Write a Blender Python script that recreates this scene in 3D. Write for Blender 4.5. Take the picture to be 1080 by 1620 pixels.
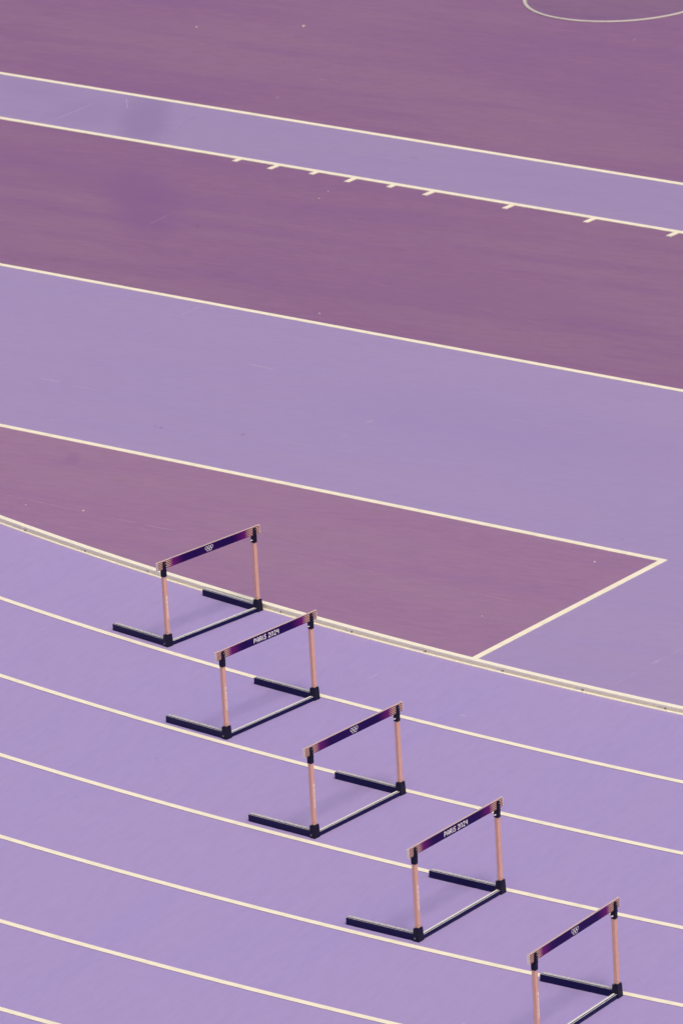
import bpy, bmesh, math, random
from math import sin, cos, pi, radians, hypot, atan2
from mathutils import Vector, Matrix

random.seed(7)
scene = bpy.context.scene
for o in list(bpy.data.objects):
    bpy.data.objects.remove(o)

# ------------------------------------------------------------------ camera
CAM_F, CAM_H, PITCH, ROLL = 10496.55, 19.1019, 0.33617025, -0.05683262   # focal length in photo pixels, height in metres
LIFT = 0.008                                                              # the track sheet lies 8 mm above zero
cam_d = bpy.data.cameras.new('camera')
cam = bpy.data.objects.new('camera', cam_d)
scene.collection.objects.link(cam)
scene.camera = cam
cp, sp, cr, sr = cos(PITCH), sin(PITCH), cos(ROLL), sin(ROLL)
r0, u0, fwd = Vector((1, 0, 0)), Vector((0, sp, cp)), Vector((0, cp, -sp))
right, up = r0 * cr + u0 * sr, r0 * -sr + u0 * cr
M = Matrix((right, up, -fwd)).transposed().to_4x4()
M.translation = (0, 0, CAM_H + LIFT)
cam.matrix_world = M
cam_d.sensor_fit = 'VERTICAL'
cam_d.sensor_height = 36
cam_d.sensor_width = 24
cam_d.lens = CAM_F / 1620 * 36
cam_d.clip_start = 0.5
cam_d.clip_end = 1500
cam_d.dof.use_dof = True
cam_d.dof.focus_distance = 51.5
cam_d.dof.aperture_fstop = 6.5

# ------------------------------------------------------------------ light
SUN_DIR = Vector((0.38, -0.72, 1.6)).normalized()      # towards the light
world = bpy.data.worlds.new('World')
scene.world = world
world.use_nodes = True
wn = world.node_tree.nodes
sky = wn.new('ShaderNodeTexSky')
sky.sky_type = 'NISHITA'
sky.sun_disc = False
sky.sun_elevation = math.asin(SUN_DIR.z)
sky.sun_rotation = atan2(SUN_DIR.x, SUN_DIR.y)
sky.air_density = 1.0
sky.dust_density = 5.0
sky.ozone_density = 0.3
wn['Background'].inputs['Strength'].default_value = 0.10
world.node_tree.links.new(sky.outputs['Color'], wn['Background'].inputs['Color'])
sun_d = bpy.data.lights.new('sun', 'SUN')
sun = bpy.data.objects.new('sun', sun_d)
scene.collection.objects.link(sun)
sun.rotation_euler = SUN_DIR.to_track_quat('Z', 'Y').to_euler()
sun.location = (0, 40, 30)
sun_d.energy = 1.35
sun_d.angle = radians(15)
sun_d.color = (1.0, 0.93, 0.84)
scene.view_settings.view_transform = 'Standard'
scene.view_settings.look = 'None'
scene.view_settings.exposure = 0.16
scene.view_settings.gamma = 1.0
scene.view_settings.use_curve_mapping = False

# ------------------------------------------------------------------ measured layout (metres)
CX, CY, R = 25.362, 77.788, 36.453          # centre of the bend, radius of the kerb's outer foot
PHI = -0.67925                              # direction of the runway lines
TD = Vector((cos(PHI), sin(PHI)))
ND = Vector((-sin(PHI), cos(PHI)))
D1, D2, D3, D4 = 52.121, 50.760, 46.716, 42.898     # offsets of the four runway lines
TICK0 = -41.514
CORNER = Vector((2.701, 52.967))
LANE = 1.22


def px(x, y, z=LIFT):
    """photo pixel -> point on the ground"""
    u, v = (x - 540) / CAM_F, -(y - 810) / CAM_F
    d = fwd + right * u + up * v
    t = (z - CAM_H - LIFT) / d.z
    return Vector((d.x * t, d.y * t))


# ------------------------------------------------------------------ helpers
def link(o, parent=None):
    scene.collection.objects.link(o)
    if parent:
        o.parent = parent
    return o


def obj(name, bm, mats, parent=None, smooth=False):
    me = bpy.data.meshes.new(name)
    bmesh.ops.recalc_face_normals(bm, faces=bm.faces)
    bm.to_mesh(me)
    bm.free()
    for m in (mats if isinstance(mats, (list, tuple)) else [mats]):
        me.materials.append(m)
    if smooth:
        for p in me.polygons:
            p.use_smooth = True
    return link(bpy.data.objects.new(name, me), parent)


def sheet(name, polys, z, mat, parent=None):
    """flat polygons facing up"""
    me = bpy.data.meshes.new(name)
    vs, fs = [], []
    for poly in polys:
        a = sum(poly[i][0] * poly[(i + 1) % len(poly)][1] - poly[(i + 1) % len(poly)][0] * poly[i][1] for i in range(len(poly)))
        q = list(poly) if a > 0 else list(reversed(poly))
        fs.append(range(len(vs), len(vs) + len(q)))
        vs += [(p[0], p[1], z) for p in q]
    me.from_pydata(vs, [], [list(f) for f in fs])
    me.materials.append(mat)
    return link(bpy.data.objects.new(name, me), parent)


def slab(name, polys, z0, z1, mat, parent=None):
    """painted marking with a real, thin edge: its sides reach down to the surface"""
    bm = bmesh.new()
    for poly in polys:
        a = sum(poly[i][0] * poly[(i + 1) % len(poly)][1] - poly[(i + 1) % len(poly)][0] * poly[i][1] for i in range(len(poly)))
        q = list(poly) if a > 0 else list(reversed(poly))
        t = [bm.verts.new((p[0], p[1], z1)) for p in q]
        b = [bm.verts.new((p[0], p[1], z0)) for p in q]
        bm.faces.new(t)
        for i in range(len(q)):
            j = (i + 1) % len(q)
            if len(polys) > 1 and i % 2 == (1 if a > 0 else 0):
                continue
            bm.faces.new((t[j], t[i], b[i], b[j]))
    me = bpy.data.meshes.new(name)
    bm.to_mesh(me)
    bm.free()
    me.materials.append(mat)
    return link(bpy.data.objects.new(name, me), parent)


def ring_polys(cx, cy, ra, rb, a0, a1, n):
    out = []
    for i in range(n):
        p, q = a0 + (a1 - a0) * i / n, a0 + (a1 - a0) * (i + 1) / n
        out.append([(cx + ra * cos(p), cy + ra * sin(p)), (cx + rb * cos(p), cy + rb * sin(p)),
                    (cx + rb * cos(q), cy + rb * sin(q)), (cx + ra * cos(q), cy + ra * sin(q))])
    return out


def strip(a, b, w, taper=False):
    a, b = Vector(a), Vector(b)
    t = (b - a).normalized()
    n = Vector((-t.y, t.x)) * (w / 2)
    if taper:
        m1, m2 = a.lerp(b, .25), a.lerp(b, .7)
        return [a, m1 - n, m2 - n * .8, b, m2 + n * .8, m1 + n]
    return [a - n, b - n, b + n, a + n]


def box(bm, x0, x1, y0, y1, z0, z1, bev=0.0, seg=1, top=1.0, mat=0):
    g = bmesh.ops.create_cube(bm, size=1)
    cx, cy = (x0 + x1) / 2, (y0 + y1) / 2
    for v in g['verts']:
        s = top if v.co.z > 0 else 1.0
        v.co = Vector((cx + v.co.x * (x1 - x0) * s, cy + v.co.y * (y1 - y0) * s, z0 + (v.co.z + .5) * (z1 - z0)))
    faces = set(f for v in g['verts'] for f in v.link_faces)
    for f in faces:
        f.material_index = mat
    if bev:
        es = set(e for v in g['verts'] for e in v.link_edges)
        bmesh.ops.bevel(bm, geom=list(es), offset=bev, segments=seg, affect='EDGES', profile=0.6)


def cyl(bm, c, r, h, axis='Z', n=16, r2=None):
    m = Matrix.Translation(c)
    if axis == 'X':
        m = m @ Matrix.Rotation(pi / 2, 4, 'Y')
    if axis == 'Y':
        m = m @ Matrix.Rotation(pi / 2, 4, 'X')
    bmesh.ops.create_cone(bm, cap_ends=True, segments=n, radius1=r, radius2=r if r2 is None else r2, depth=h, matrix=m)


def extrude_profile(bm, prof, path_fn, n, closed_caps=True, mats=None):
    """prof: list of (u, v); path_fn(i, u, v) -> point; faces between the rings"""
    rings = [[bm.verts.new(path_fn(i, u, v)) for u, v in prof] for i in range(n + 1)]
    m = len(prof)
    for i in range(n):
        for k in range(m):
            f = bm.faces.new((rings[i][k], rings[i][(k + 1) % m], rings[i + 1][(k + 1) % m], rings[i + 1][k]))
            if mats:
                f.material_index = mats[k]
    if closed_caps:
        bm.faces.new(rings[0])
        bm.faces.new(list(reversed(rings[-1])))


# ------------------------------------------------------------------ materials
class NT:
    def __init__(s, name):
        s.m = bpy.data.materials.new(name)
        s.m.use_nodes = True
        s.t = s.m.node_tree
        s.b = s.t.nodes['Principled BSDF']

    def n(s, kind, **kw):
        nd = s.t.nodes.new('ShaderNode' + kind)
        for k, v in kw.items():
            setattr(nd, k, v)
        return nd

    def l(s, a, b):
        s.t.links.new(a, b)

    def math(s, op, a, b=None, c=None, clamp=False):
        nd = s.n('Math', operation=op, use_clamp=clamp)
        for i, v in enumerate((a, b, c)):
            if v is None:
                continue
            if isinstance(v, (int, float)):
                nd.inputs[i].default_value = v
            else:
                s.l(v, nd.inputs[i])
        return nd.outputs[0]

    def mix(s, f, a, b, blend='MIX'):
        nd = s.n('Mix', data_type='RGBA', blend_type=blend)
        for i, v in ((0, f), (6, a), (7, b)):
            if isinstance(v, (int, float)):
                nd.inputs[i].default_value = v
            elif isinstance(v, tuple):
                nd.inputs[i].default_value = (*v, 1) if len(v) == 3 else v
            else:
                s.l(v, nd.inputs[i])
        return nd.outputs[2]

    def smooth(s, v, a, b):
        nd = s.n('MapRange', interpolation_type='SMOOTHSTEP')
        s.l(v, nd.inputs[0])
        nd.inputs[1].default_value = a
        nd.inputs[2].default_value = b
        return nd.outputs[0]


def plain(name, col, rough=.5, metal=0.0, spec=.5, coat=0.0):
    t = NT(name)
    tc = t.n('TexCoord')
    nz = t.n('TexNoise')
    nz.inputs['Scale'].default_value = 35
    nz.inputs['Detail'].default_value = 4
    t.l(tc.outputs['Object'], nz.inputs['Vector'])
    c = t.mix(t.smooth(nz.outputs['Fac'], .35, .75), tuple(x * .965 for x in col), tuple(min(1, x * 1.03) for x in col))
    t.l(c, t.b.inputs['Base Color'])
    t.l(t.math('MULTIPLY_ADD', nz.outputs['Fac'], .16, rough - .08), t.b.inputs['Roughness'])
    t.b.inputs['Metallic'].default_value = metal
    t.b.inputs['Specular IOR Level'].default_value = spec
    t.b.inputs['Coat Weight'].default_value = coat
    t.b.inputs['Coat Roughness'].default_value = .12
    return t.m


def rubber(name, base, warm, cool, amount, blobs=(), seams=None, along=PHI):
    """rolled synthetic sports surface: streaks along the rolls, broad mottling, fine granules"""
    t = NT(name)
    geo = t.n('NewGeometry')

    def mapped(rot, scale, loc=(0, 0, 0)):
        mp = t.n('Mapping', vector_type='TEXTURE')
        mp.inputs['Rotation'].default_value = (0, 0, rot)
        mp.inputs['Scale'].default_value = scale
        mp.inputs['Location'].default_value = loc
        t.l(geo.outputs['Position'], mp.inputs['Vector'])
        return mp.outputs['Vector']

    def noise(vec, scale, detail=4, rough=.55):
        nz = t.n('TexNoise')
        nz.inputs['Scale'].default_value = scale
        nz.inputs['Detail'].default_value = detail
        nz.inputs['Roughness'].default_value = rough
        t.l(vec, nz.inputs['Vector'])
        return nz.outputs['Fac']

    broad = noise(mapped(along, (2.6, 1.0, 1)), .55, 3)
    streak = noise(mapped(along + .10, (7, 1, 1)), 2.2, 5, .65)
    fine = noise(mapped(along + .16, (3.5, 1, 1)), 14, 4, .7)
    grain = noise(mapped(0, (1, 1, 1)), 130, 2)
    f1 = t.math('MULTIPLY', t.smooth(broad, .36, .66), amount)
    f2 = t.math('MULTIPLY', t.smooth(streak, .45, .75), amount)
    f3 = t.math('MULTIPLY', t.smooth(streak, .55, .28), amount)
    c = t.mix(f1, base, warm)
    c = t.mix(f3, c, cool)
    c = t.mix(t.math('MULTIPLY', f2, .7), c, warm)
    fa = .44 * amount ** 2 + .02
    v = t.math('MULTIPLY_ADD', fine, fa, 1 - fa / 2)
    v = t.math('MULTIPLY', v, t.math('MULTIPLY_ADD', grain, .10, .95))
    c = t.mix(1.0, c, t.n('CombineColor').outputs[0], 'MULTIPLY')
    comb = c.node.inputs[7].links[0].from_node
    for i in range(3):
        t.l(v, comb.inputs[i])
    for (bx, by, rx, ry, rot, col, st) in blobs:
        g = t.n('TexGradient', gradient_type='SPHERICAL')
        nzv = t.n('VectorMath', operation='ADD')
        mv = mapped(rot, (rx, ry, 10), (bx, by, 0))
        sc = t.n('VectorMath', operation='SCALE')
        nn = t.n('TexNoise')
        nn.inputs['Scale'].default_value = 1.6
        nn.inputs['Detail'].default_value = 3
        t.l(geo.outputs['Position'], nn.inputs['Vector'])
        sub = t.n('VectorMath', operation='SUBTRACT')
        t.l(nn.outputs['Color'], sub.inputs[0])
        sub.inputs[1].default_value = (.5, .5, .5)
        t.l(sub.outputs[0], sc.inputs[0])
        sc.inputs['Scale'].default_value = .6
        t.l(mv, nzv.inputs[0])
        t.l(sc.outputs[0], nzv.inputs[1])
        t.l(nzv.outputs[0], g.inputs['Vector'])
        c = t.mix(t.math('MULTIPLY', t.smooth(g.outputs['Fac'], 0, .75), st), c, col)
    t.l(c, t.b.inputs['Base Color'])
    t.b.inputs['Roughness'].default_value = .82
    t.b.inputs['Specular IOR Level'].default_value = .22
    bp = t.n('Bump')
    bp.inputs['Strength'].default_value = .25
    bp.inputs['Distance'].default_value = .003
    t.l(grain, bp.inputs['Height'])
    t.l(bp.outputs[0], t.b.inputs['Normal'])
    return t.m


def pt(x, y):
    v = px(x, y)
    return v.x, v.y


PLUM_DIM = (.247, .124, .250)  # infield plum, darkened to paint in the light falling off with distance
LAV = (.364, .284, .540)
m_infield = rubber('plum_infield_falloff_dim', PLUM_DIM, (.266, .145, .244), (.232, .116, .246), .85, blobs=[
    (*pt(226, 318), .55, 1.7, 0.1, (.208, .096, .248), .6),
    (*pt(150, 285), 1.6, .5, PHI, (.228, .114, .240), .5),
    (*pt(770, 470), 2.2, .8, PHI, (.240, .122, .244), .4)])
JAVC = (.337, .259, .468)
PLUM_LIT = (.298, .163, .293)  # same plum made lighter: stronger light near the kerb put into the colour
m_apron = rubber('plum_apron_falloff_lit', PLUM_LIT, (.312, .178, .286), (.284, .152, .298), .8, blobs=[
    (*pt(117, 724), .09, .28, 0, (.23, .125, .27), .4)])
m_track = rubber('lavender_track_surface', LAV, (.380, .289, .515), (.352, .277, .542), .58, along=0.95)
m_jav = rubber('lavender_runway_surface', JAVC, (.358, .267, .452), (.330, .253, .472), .55, blobs=[
    (*pt(820, 680), 3.2, .9, PHI, (.322, .240, .452), .5)])
m_vault = rubber('lavender_vault_surface', (.326, .244, .436), (.338, .250, .420), (.306, .230, .428), .55, blobs=[  # duller than the track: far light falloff painted into the lavender
    (*pt(228, 192), .42, 1.5, 0, (.262, .190, .362), .75),  # dark reflection area painted into the runway colour
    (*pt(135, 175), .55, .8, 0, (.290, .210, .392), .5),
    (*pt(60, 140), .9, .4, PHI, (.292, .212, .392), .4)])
m_circle = rubber('dull_violet_concrete', (.222, .122, .232), (.238, .135, .228), (.205, .110, .232), .8)


def line_paint(name, col):
    t = NT(name)
    geo = t.n('NewGeometry')
    nz = t.n('TexNoise')
    nz.inputs['Scale'].default_value = 9
    nz.inputs['Detail'].default_value = 6
    t.l(geo.outputs['Position'], nz.inputs['Vector'])
    c = t.mix(t.smooth(nz.outputs['Fac'], .4, .8), col, tuple(x * .9 for x in col))
    t.l(c, t.b.inputs['Base Color'])
    t.b.inputs['Roughness'].default_value = .7
    return t.m


m_line = line_paint('cream_white_line_paint', (.90, .82, .63))
m_rim = line_paint('worn_rim_paint', (.60, .53, .47))
m_kerb = plain('cream_white_kerb_paint', (.95, .88, .69), .42)
m_post = plain('white_plastic_kerb_support', (.80, .74, .68), .5)
m_dark = plain('navy_painted_metal', (.006, .004, .062), .40, 0, .2)
m_block = plain('navy_black_plastic', (.006, .005, .026), .5, 0, .25)
m_foot_glint = plain('painted_foot_top_sheen', (.66, .60, .60), .28, .2)  # light reflected off the foot tops, painted as a pale colour
m_bar_glint = plain('painted_base_bar_glint', (.95, .90, .82), .22, .15)  # white glint along the base bar, painted into the base colour
m_pink = plain('salmon_pink_upright_paint', (.77, .42, .32), .55)
m_screw = plain('zinc_screw', (.75, .74, .72), .35, .9)
m_bolt = plain('dull_grey_bolt', (.20, .19, .24), .5)
m_white = plain('cream_print', (.82, .78, .76), .6)
m_cap = plain('cream_end_cap_plastic', (.85, .78, .68), .5)
m_print = plain('pale_pink_print', (.90, .74, .66), .6)
m_edge = plain('sanded_board_edge', (.58, .42, .40), .6)


def mark_mat(name, surf, col, amount):
    """worn-in mark: its colour breaks up into the colour of the surface"""
    t = NT(name)
    geo = t.n('NewGeometry')
    nz = t.n('TexNoise')
    nz.inputs['Scale'].default_value = 6
    nz.inputs['Detail'].default_value = 5
    nz.inputs['Roughness'].default_value = .7
    t.l(geo.outputs['Position'], nz.inputs['Vector'])
    t.l(t.mix(t.math('MULTIPLY', t.smooth(nz.outputs['Fac'], .38, .60), amount), surf, col), t.b.inputs['Base Color'])
    t.b.inputs['Roughness'].default_value = .82
    t.b.inputs['Specular IOR Level'].default_value = .22
    return t.m


m_scuff_l = mark_mat('pale_scuff_on_lavender', JAVC, (.58, .45, .57), .6)
m_faint_l = mark_mat('faint_seam_on_lavender', JAVC, (.48, .37, .53), .45)
m_smear_l = mark_mat('dark_smear_on_lavender', JAVC, (.18, .12, .25), .7)
m_scuff_t = mark_mat('pale_scuff_on_track', LAV, (.56, .44, .60), .75)
m_faint_t = mark_mat('faint_seam_on_track', LAV, (.50, .39, .58), .6)
m_scuff_p = mark_mat('pale_scuff_on_plum', PLUM_DIM, (.42, .29, .36), .7)
m_faint_p = mark_mat('faint_seam_on_plum', PLUM_DIM, (.32, .19, .29), .5)
m_faint_a = mark_mat('faint_seam_on_apron', PLUM_LIT, (.40, .25, .35), .6)
m_smear_p = mark_mat('dark_smear_on_plum', PLUM_DIM, (.18, .09, .18), .8)
m_speck = plain('pale_debris', (.55, .45, .42), .8)

# bar board print: navy violet middle, magenta shoulders, thin dark stripes on salmon at both ends
BAR_HALF, BAR_Z0, BAR_Z1 = .5875, .677, .748


def bar_material():
    t = NT('crossbar_print')
    tc = t.n('TexCoord')
    sx = t.n('SeparateXYZ')
    t.l(tc.outputs['Object'], sx.inputs[0])
    a = t.math('DIVIDE', t.math('ABSOLUTE', sx.outputs['X']), BAR_HALF)
    h = t.math('DIVIDE', t.math('SUBTRACT', sx.outputs['Z'], BAR_Z0), BAR_Z1 - BAR_Z0)
    s = t.math('FRACT', t.math('MULTIPLY', h, 5.0))
    d = t.math('ABSOLUTE', t.math('SUBTRACT', s, .5))                 # 0 in the middle of each stripe
    w = t.math('MULTIPLY_ADD', t.smooth(a, .82, .66), .36, .21)       # stripe half width
    dark = t.smooth(t.math('SUBTRACT', w, d), -.03, .03)
    col = t.mix(t.smooth(a, .76, .46), (.150, .008, .150), (.016, .001, .078))
    col = t.mix(t.smooth(a, .22, .0), col, (.030, .002, .088))
    col = t.mix(t.smooth(a, .72, .82), col, (.035, .008, .050))
    c = t.mix(dark, (.74, .43, .34), col)
    t.l(c, t.b.inputs['Base Color'])
    t.b.inputs['Roughness'].default_value = .5
    t.b.inputs['Specular IOR Level'].default_value = .12
    return t.m


m_bar = bar_material()

# ------------------------------------------------------------------ setting: ground sheets and painted lines
def structure(o):
    o['kind'] = 'structure'
    return o


infield = structure(sheet('infield', [[(-260, -140), (260, -140), (260, 380), (-260, 380)]], 0.0, m_infield))


def L(t, d):
    return TD * t + ND * d


tc_ = CORNER.dot(TD)
jav = structure(sheet('javelin_runway', [[L(-110, D3), L(-110, D4), L(tc_, D4), L(tc_, D4 - 14), L(-15, D4 - 14), L(-15, D3)]], .004, m_jav))
apron = structure(sheet('apron', [[L(-110, D4), L(-110, D4 - 14), L(tc_, D4 - 14), L(tc_, D4)]], .003, m_apron))  # plum ground split off here to carry its painted brighter light
vault = structure(sheet('vault_runway', [[L(-85, D1), L(-85, D2), L(-25, D2), L(-25, D1)]], .004, m_vault))
A0, A1 = -3.0, -1.62
track = structure(sheet('running_track', ring_polys(CX, CY, R - .04, R + LANE * 9 + .3, A0, A1, 260), LIFT, m_track))

for d, t0, t1, par, w in ((D3, -110, -15, jav, .060), (D1, -85, -25, vault, .066), (D2, -85, -25, vault, .066)):
    slab('boundary_line', [strip(L(t0, d), L(t1, d), w)], .001, .0075, m_line, par)
# the line that ends at the corner and the cross line that runs from the corner to the kerb, mitred together
w = .030
e_dir = (px(752, 1040) - CORNER).normalized()
slab('boundary_line', [[L(-110, D4 - w), L(-110, D4 + w), L(tc_ + w, D4 + w), L(tc_ - w, D4 - w)]], .001, .0075, m_line, jav)
e_n = Vector((-e_dir.y, e_dir.x))
e_end = CORNER + e_dir * 2.75
slab('cross_line', [[L(tc_ + w, D4 + w), L(tc_ - w, D4 - w), e_end - e_n * w, e_end + e_n * w]], .001, .0078, m_line, jav)
# pole vault distance marks: long at each metre, short at the half metres
for t, lng in ((-.53, 0), (-.03, 1), (.475, 0), (.97, 1), (1.475, 0), (1.97, 1), (2.97, 1), (3.97, 1), (4.975, 1), (5.97, 1), (6.97, 1)):
    slab('distance_mark', [strip(L(TICK0 + t, D2 - .02), L(TICK0 + t - .004, D2 - (.165 if lng else .115)), .058)], -.001, .0065, m_line, vault)
for k in range(1, 9):
    rr = R + LANE * k
    slab('lane_line', ring_polys(CX, CY, rr - .053, rr + .001, A0, A1, 260), .006, .0112, m_line, track)

# throwing circle with its white rim, in the infield
circle = structure(sheet('throwing_circle', [[(3.40 + 1.05 * cos(i * pi / 40), 71.49 + 1.05 * sin(i * pi / 40)) for i in range(80)]], .004, m_circle))
bm = bmesh.new()
prof = [(-.022, .003), (-.022, .010), (-.010, .015), (.010, .015), (.018, .010), (.018, .003)]
extrude_profile(bm, prof, lambda i, u, v: Vector((3.40 + (1.05 + u) * cos(i * pi / 60), 71.49 + (1.05 + u) * sin(i * pi / 60), v)), 120, False)
obj('rim', bm, m_rim, circle)

# wear on the surfaces
def marks(parent, mat, z, name, items):
    for (x0, y0, x1, y1, wd) in items:
        sheet(name, [strip(px(x0, y0), px(x1, y1), wd, True)], z, mat, parent)


marks(jav, m_scuff_l, .0048, 'scuff_mark', [(320, 483, 272, 503, .016), (60, 597, 106, 606, .016), (385, 574, 446, 586, .016), (577, 669, 592, 663, .018),
      (1025, 1052, 1056, 1037, .022), (655, 625, 672, 629, .016)])
marks(jav, m_faint_l, .0046, 'faint_seam', [(247, 516, 222, 527, .016), (106, 607, 168, 619, .016), (135, 527, 160, 531, .014), (617, 653, 638, 641, .014),
      (536, 692, 552, 685, .014), (1056, 1037, 1084, 1022, .014), (962, 1087, 1022, 1054, .018), (700, 640, 1080, 716, .012), (420, 690, 520, 712, .012)])
marks(jav, m_smear_l, .0044, 'dark_smear', [(243, 673, 250, 675, .02), (252, 675, 259, 677, .03), (380, 687, 389, 687, .03), (980, 852, 986, 853, .03)])
marks(infield, m_faint_p, .0006, 'faint_seam', [(90, 57, 142, 65, .025), (230, 357, 276, 334, .020), (300, 308, 372, 279, .018), (560, 440, 690, 470, .022),
      (730, 480, 895, 521, .022), (960, 414, 1045, 443, .022), (120, 368, 260, 396, .018), (620, 405, 668, 415, .018), (330, 450, 420, 468, .018), (30, 340, 120, 352, .02)])
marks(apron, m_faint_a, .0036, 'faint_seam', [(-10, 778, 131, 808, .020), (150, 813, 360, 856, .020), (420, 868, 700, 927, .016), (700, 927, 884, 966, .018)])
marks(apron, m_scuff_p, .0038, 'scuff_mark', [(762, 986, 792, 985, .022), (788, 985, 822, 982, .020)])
marks(infield, m_scuff_p, .0008, 'scuff_mark', [(505, 124, 516, 125, .03), (996, 66, 1005, 60, .035), (436, 152, 443, 154, .025)])
marks(infield, m_smear_p, .0004, 'dark_smear', [(310, 360, 318, 352, .02)])
marks(vault, m_scuff_l, .0048, 'scuff_mark', [(200, 154, 202, 173, .018)])
marks(vault, m_faint_l, .0046, 'faint_seam', [(82, 191, 156, 160, .022)])
marks(vault, m_smear_l, .0044, 'dark_smear', [(279, 204, 311, 183, .025), (590, 241, 600, 243, .03), (598, 246, 606, 247, .03), (640, 247, 662, 251, .025), (604, 270, 610, 268, .02)])
marks(track, m_faint_t, .0086, 'faint_seam', [(522, 1100, 549, 1089, .016), (566, 1081, 584, 1073, .016), (60, 998, 76, 992, .014)])
marks(track, m_scuff_t, .0088, 'scuff_mark', [(582, 1074, 629, 1051, .013), (726, 1131, 740, 1133, .02), (700, 1134, 708, 1135, .018)])
marks(track, m_smear_l, .0084, 'dark_smear', [(72, 1073, 77, 1073, .02), (640, 1163, 646, 1164, .02), (118, 1260, 122, 1261, .02), (245, 1199, 249, 1200, .02)])
# tiny pale scraps lying on the surface
for x, y, s, lab in ((480, 41, .05, 'largest pale scrap, on plum ground beyond the vault runway'), (311, 43, .03, 'small dull scrap on plum ground beyond the vault runway'),
                     (519, 303, .018, 'tiny pale speck on plum ground, the nearer to the vault distance marks'), (504, 314, .018, 'tiny pale speck on plum ground, the farther from the vault distance marks'),
                     (505, 496, .02, 'tiny pale speck on plum ground just behind the wide lavender runway'), (132, 808, .022, 'small pale speck on the faint seam of the plum apron'),
                     (41, 799, .016, 'minute pale speck on the plum apron close to the kerb'), (940, 889, .022, 'pale speck on the plum apron near the pointed line corner'),
                     (762, 975, .016, 'minute pale speck beside the scuff near the cross line')):
    p = px(x, y, .004)
    bm = bmesh.new()
    pts = [(p.x + s * .6 * random.uniform(.5, 1.1) * cos(a * pi / 3), p.y + s * random.uniform(.6, 1.2) * sin(a * pi / 3)) for a in range(6)]
    extrude_profile(bm, pts, lambda j, u, v: Vector((u, v, (.0005 if j == 0 else .007))), 1)
    o = obj('litter_scrap', bm, m_speck)
    o['category'] = 'litter'
    o['label'] = lab
    o['group'] = 'tiny scraps on the infield'

# ------------------------------------------------------------------ kerb along the inside of the first lane
kerb = link(bpy.data.objects.new('track_kerb', None))
kerb.location = (CX + R * cos(-2.318), CY + R * sin(-2.318), 0)
kerb['label'] = 'low curved white metal kerb rail on supports edging the first lane'
kerb['category'] = 'kerb'


def kp(a, u, z):
    return Vector((CX + (R + u) * cos(a), CY + (R + u) * sin(a), z)) - kerb.location


RAIL_PROF = [(-.058, .034), (-.060, .050), (-.058, .0575), (-.054, .0595), (-.014, .0595), (-.009, .0575), (-.0075, .053), (-.0075, .038), (-.010, .0355)]
WEB_PROF = [(-.048, .014), (-.048, .038), (-.0135, .038), (-.0125, .014)]
BASE_PROF = [(-.056, .002), (-.056, .015), (.000, .0170), (.006, .0145), (.007, .002)]
STEP = .0225
bm = bmesh.new()
extrude_profile(bm, BASE_PROF, lambda i, u, v: kp(-2.95 + i * .005, u, v), 250)
obj('base_strip', bm, m_kerb, kerb)
for rlt in range(-4, 5):
    a0 = -2.318 + rlt * STEP * 6
    bm = bmesh.new()
    gap = .0001
    n = 24
    extrude_profile(bm, RAIL_PROF, lambda i, u, v: kp(a0 + gap + (STEP * 6 - 2 * gap) * i / n, u, v), n)
    r = obj('rail', bm, m_kerb, kerb)
    for k in range(6):
        b0 = a0 + k * STEP
        wide = k == 0
        bm = bmesh.new()
        hw = (.0022 if wide else .0007)
        o_ = -.0018 if wide else 0
        extrude_profile(bm, [(-.050, .014), (-.050, .0345), (-.0095, .0345), (-.0075, .014)], lambda i, u, v: kp(b0 + o_ - hw + 2 * hw * i / 2, u, v), 2)
        obj('support', bm, m_post, kerb)
        bm = bmesh.new()
        extrude_profile(bm, WEB_PROF, lambda i, u, v: kp(b0 + .0007 + .0006 + (STEP - .0007 - .0006 - .0008) * i / 4, u, v), 4)
        obj('web', bm, m_kerb, r)

# ------------------------------------------------------------------ hurdles
XB = .52          # blocks and uprights sit at +-XB


def foot_profile(wd, ht, z0, flip):
    """navy channel with its top reflection painted pale, a thin groove near its outer edge and a narrow rib"""
    h = wd / 2
    p = [(-h, z0), (-h, ht - .004), (-h + .003, ht - .001), (-h + .0065, ht), (-h + .0075, ht - .008), (-h + .0155, ht - .008), (-h + .0165, ht),
         (h - .003, ht), (h, ht - .003), (h, z0)]
    m = [0, 0, 1, 0, 0, 0, 1, 1, 0, 0]
    if flip:
        q = [(-u, v) for u, v in p]
        return q, m
    return p, m


def ribbon(bm, pts, th, y, depth=.0006):
    n = len(pts)
    vs = []
    for i, p in enumerate(pts):
        p = Vector(p)
        d1 = (p - Vector(pts[i - 1])).normalized() if i else None
        d2 = (Vector(pts[i + 1]) - p).normalized() if i < n - 1 else None
        d1, d2 = d1 or d2, d2 or d1
        n1, n2 = Vector((-d1.y, d1.x)), Vector((-d2.y, d2.x))
        mm = (n1 + n2)
        mm = mm.normalized() if mm.length > .1 else n1
        s = th / 2 / max(.55, mm.dot(n1))
        e = (d1 * (-th * .25) if i == 0 else d2 * (th * .25) if i == n - 1 else Vector((0, 0)))
        vs.append((p + mm * s + e, p - mm * s + e))
    F = [[bm.verts.new((q.x, y, q.y)) for q in pr] for pr in vs]
    B = [[bm.verts.new((q.x, y + depth, q.y)) for q in pr] for pr in vs]
    for i in range(n - 1):
        bm.faces.new((F[i][0], F[i][1], F[i + 1][1], F[i + 1][0]))
        for k in (0, 1):
            bm.faces.new((F[i][k], F[i + 1][k], B[i + 1][k], B[i][k]))
    for i in (0, n - 1):
        bm.faces.new((F[i][0], F[i][1], B[i][1], B[i][0]))


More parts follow.
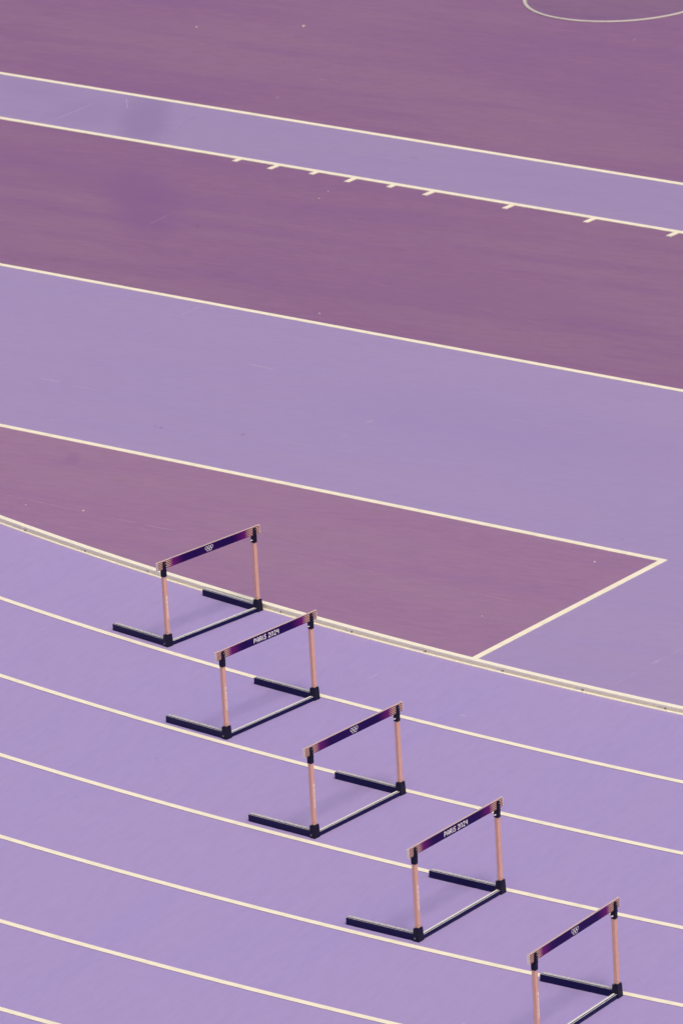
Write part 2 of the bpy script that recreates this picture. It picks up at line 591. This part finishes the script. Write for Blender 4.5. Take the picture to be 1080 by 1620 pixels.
GLYPH = {
    'P': (.6, [[(0, 0), (0, 1)], [(0, 1), (.38, 1), (.58, .86), (.58, .62), (.38, .46), (0, .46)]]),
    'A': (.6, [[(0, 0), (.02, .62), (.16, .94), (.32, 1), (.48, .94), (.60, .62), (.62, 0)], [(.02, .36), (.6, .36)]]),
    'R': (.6, [[(0, 0), (0, 1)], [(0, 1), (.38, 1), (.58, .86), (.58, .64), (.38, .48), (0, .48)], [(.26, .48), (.62, 0)]]),
    'i': (.1, [[(.05, 0), (.05, .66)], [(.05, .84), (.05, 1)]]),
    'S': (.5, [[(.52, .94), (.2, 1), (.02, .84), (.08, .62), (.42, .42), (.52, .2), (.34, 0), (0, .05)]]),
    '2': (.55, [[(.02, .84), (.16, 1), (.42, 1), (.54, .82), (.46, .56), (.03, 0), (.58, 0)]]),
    '0': (.6, [[(.12, .02), (0, .22), (0, .66), (.16, .94), (.32, 1), (.48, .94), (.62, .66), (.62, .22), (.5, .02)]]),
    '4': (.55, [[(.08, 1), (.04, .52), (.58, .52)], [(.5, .98), (.5, 0)]]),
}


def lettering(text, width, zc, h, y, parent):
    tot = sum((.5 if ch == ' ' else GLYPH[ch][0]) for ch in text) + .36 * (len(text) - 1)
    sx = width / tot
    x = -width / 2
    for n_, ch in enumerate(text):
        if ch != ' ':
            bm = bmesh.new()
            for j, st in enumerate(GLYPH[ch][1]):
                ribbon(bm, [(x + u * sx, zc - h / 2 + v * h) for u, v in st], .0078, y - .0003 - .0002 * j)
            obj('letter', bm, m_white, parent)
            x += (GLYPH[ch][0] + .36) * sx
        else:
            x += .5 * sx


def rings(zc, y, parent):
    rr = .0128
    for i, (u, v) in enumerate(((-.031, .0085), (0, .0085), (.031, .0085), (-.0155, -.0085), (.0155, -.0085))):
        bm = bmesh.new()
        extrude_profile(bm, [(-.0021, 0), (-.0021, -.0005), (.0021, -.0005), (.0021, 0)],
                        lambda k, a, b: Vector((u + (rr + a) * cos(k * pi / 16), y + b - .0002 * i, zc + v + (rr + a) * sin(k * pi / 16))), 32, False)
        obj('ring', bm, m_white, parent)


def make_hurdle(kind):
    root = link(bpy.data.objects.new('hurdle', None))
    # cross tube on the ground
    bm = bmesh.new()
    p, m = foot_profile(.038, .036, .003, False)
    extrude_profile(bm, p, lambda i, u, v: Vector(((-1 if i == 0 else 1) * (XB - .03), u, v)), 1, True, m)
    obj('base_bar', bm, [m_dark, m_bar_glint], root)
    for s in (-1, 1):
        bm = bmesh.new()
        p, m = foot_profile(.050, .058, .0, False)
        extrude_profile(bm, p, lambda i, u, v: Vector((s * XB + u, .02 if i == 0 else .645, v)), 1, True, m)
        ft = obj('foot', bm, [m_dark, m_foot_glint], root)
        bm = bmesh.new()
        box(bm, s * XB - .0245, s * XB + .0245, .644, .649, .002, .054, .0015)
        obj('end_cap', bm, m_block, ft)
        bm = bmesh.new()
        box(bm, s * XB - .034, s * XB + .034, -.028, .028, 0, .108, .005, 2, .86)
        bl = obj('corner_block', bm, m_block, root)
        for (dx, dy) in ((-.024, .014), (.022, -.016)):
            bm = bmesh.new()
            cyl(bm, Vector((s * XB + dx, dy, .109)), .0055, .008)
            obj('screw', bm, m_screw, bl)
        bm = bmesh.new()
        cyl(bm, Vector((s * XB - .0335, .010, .026)), .007, .004, 'X')
        obj('bolt', bm, m_bolt, bl)
        bm = bmesh.new()
        box(bm, s * XB - .0175, s * XB + .0175, -.0155, .0165, .09, .66, .006, 3)
        upr = obj('upright', bm, m_pink, root)
        if s < 0:      # faint pale lettering up the near upright
            z = .44
            for (h_, w_) in ((.024, .015), (.006, .010), (.020, .015), (.014, .012), (.016, .013), (.012, .012), (.016, .013), (.012, .012), (.016, .013), (.012, .013)):
                bm = bmesh.new()
                box(bm, s * XB + .003 - w_ / 2, s * XB + .003 + w_ / 2, -.0168, -.0150, z - h_, z)
                obj('upright_print', bm, m_print, upr)
                z -= h_ + .0055
        bm = bmesh.new()
        cyl(bm, Vector((s * XB - .012, -.0155, .128)), .003, .002, 'Y', 8)
        obj('rivet', bm, m_block, upr)
        # clamp that carries the board
        bm = bmesh.new()
        box(bm, s * XB - .0195, s * XB + .0195, -.0195, .0195, .610, .672, .006, 2)
        box(bm, s * XB - .0165, s * XB + .0165, -.0245, -.0070, .660, .740, .005, 2, .86)
        box(bm, s * XB - .017, s * XB + .017, .0135, .024, .660, .732, .003, 1)
        cl = obj('clamp', bm, m_block, root)
        for dz, dx in ((.727, .0), (.700, .014), (.682, .015)):
            bm = bmesh.new()
            cyl(bm, Vector((s * XB + dx * .75, -.0243, dz)), .0038, .004, 'Y', 10)
            obj('screw', bm, m_screw, cl)
        bm = bmesh.new()
        (box(bm, s * XB - .036, s * XB - .017, -.006, .006, .632, .640, .002) if s > 0 else box(bm, s * XB + .017, s * XB + .030, -.004, .006, .636, .644, .002))
        obj('release_lever', bm, m_cap, cl)
    bm = bmesh.new()
    box(bm, -BAR_HALF, BAR_HALF, -.0075, .0105, BAR_Z0, BAR_Z1, .0015)
    bar = obj('crossbar', bm, m_bar, root)
    bm = bmesh.new()
    box(bm, -BAR_HALF, BAR_HALF, -.0070, .0100, BAR_Z1 - .001, BAR_Z1 + .0004)
    obj('top_edge', bm, m_edge, bar)
    for s in (-1, 1):
        bm = bmesh.new()
        box(bm, s * (BAR_HALF + .002) - .002, s * (BAR_HALF + .002) + .002, -.0085, .0140, BAR_Z0 - .001, BAR_Z1 + .001, .0008)
        obj('end_cap', bm, m_cap, bar)
    zc = (BAR_Z0 + BAR_Z1) / 2
    if kind == 'rings':
        rings(zc, -.0075, bar)
    else:
        lettering('PARiS 2024', (.300), zc - .002, .034, -.0075, bar)
    return root


def copy_tree(o, parent=None):
    c = o.copy()
    link(c, parent)
    for ch in o.children:
        copy_tree(ch, c)
    return c


FITS = [(-1.11897, 51.87270, .76693, 'rings', 'navy and pink hurdle with interlocked rings on its board, beside the white kerb'),
        (-.65482, 49.70033, .81598, 'text', 'navy and pink hurdle with PARIS 2024 board, in the second lane from the kerb'),
        (-.00116, 47.51137, .85881, 'rings', 'navy and pink hurdle with rings board, in the third lane from the white kerb'),
        (.71174, 45.39346, .90830, 'text', 'navy and pink hurdle with PARIS 2024 board, in the fourth lane from the kerb'),
        (1.48098, 43.32531, .94614, 'rings', 'navy and pink hurdle with rings board, in the fifth lane from the white kerb')]
proto = {}
for hx, hy, th, kind, label in FITS:
    if kind not in proto:
        h = proto[kind] = make_hurdle(kind)
    else:
        h = copy_tree(proto[kind])
    c, s = cos(th), sin(th)
    ox, oy = .031, .030
    h.location = (hx + c * ox - s * oy, hy + s * ox + c * oy, LIFT)
    h.rotation_euler = (0, 0, th)
    h['label'] = label
    h['category'] = 'hurdle'
    h['group'] = 'hurdles staggered across the lanes'
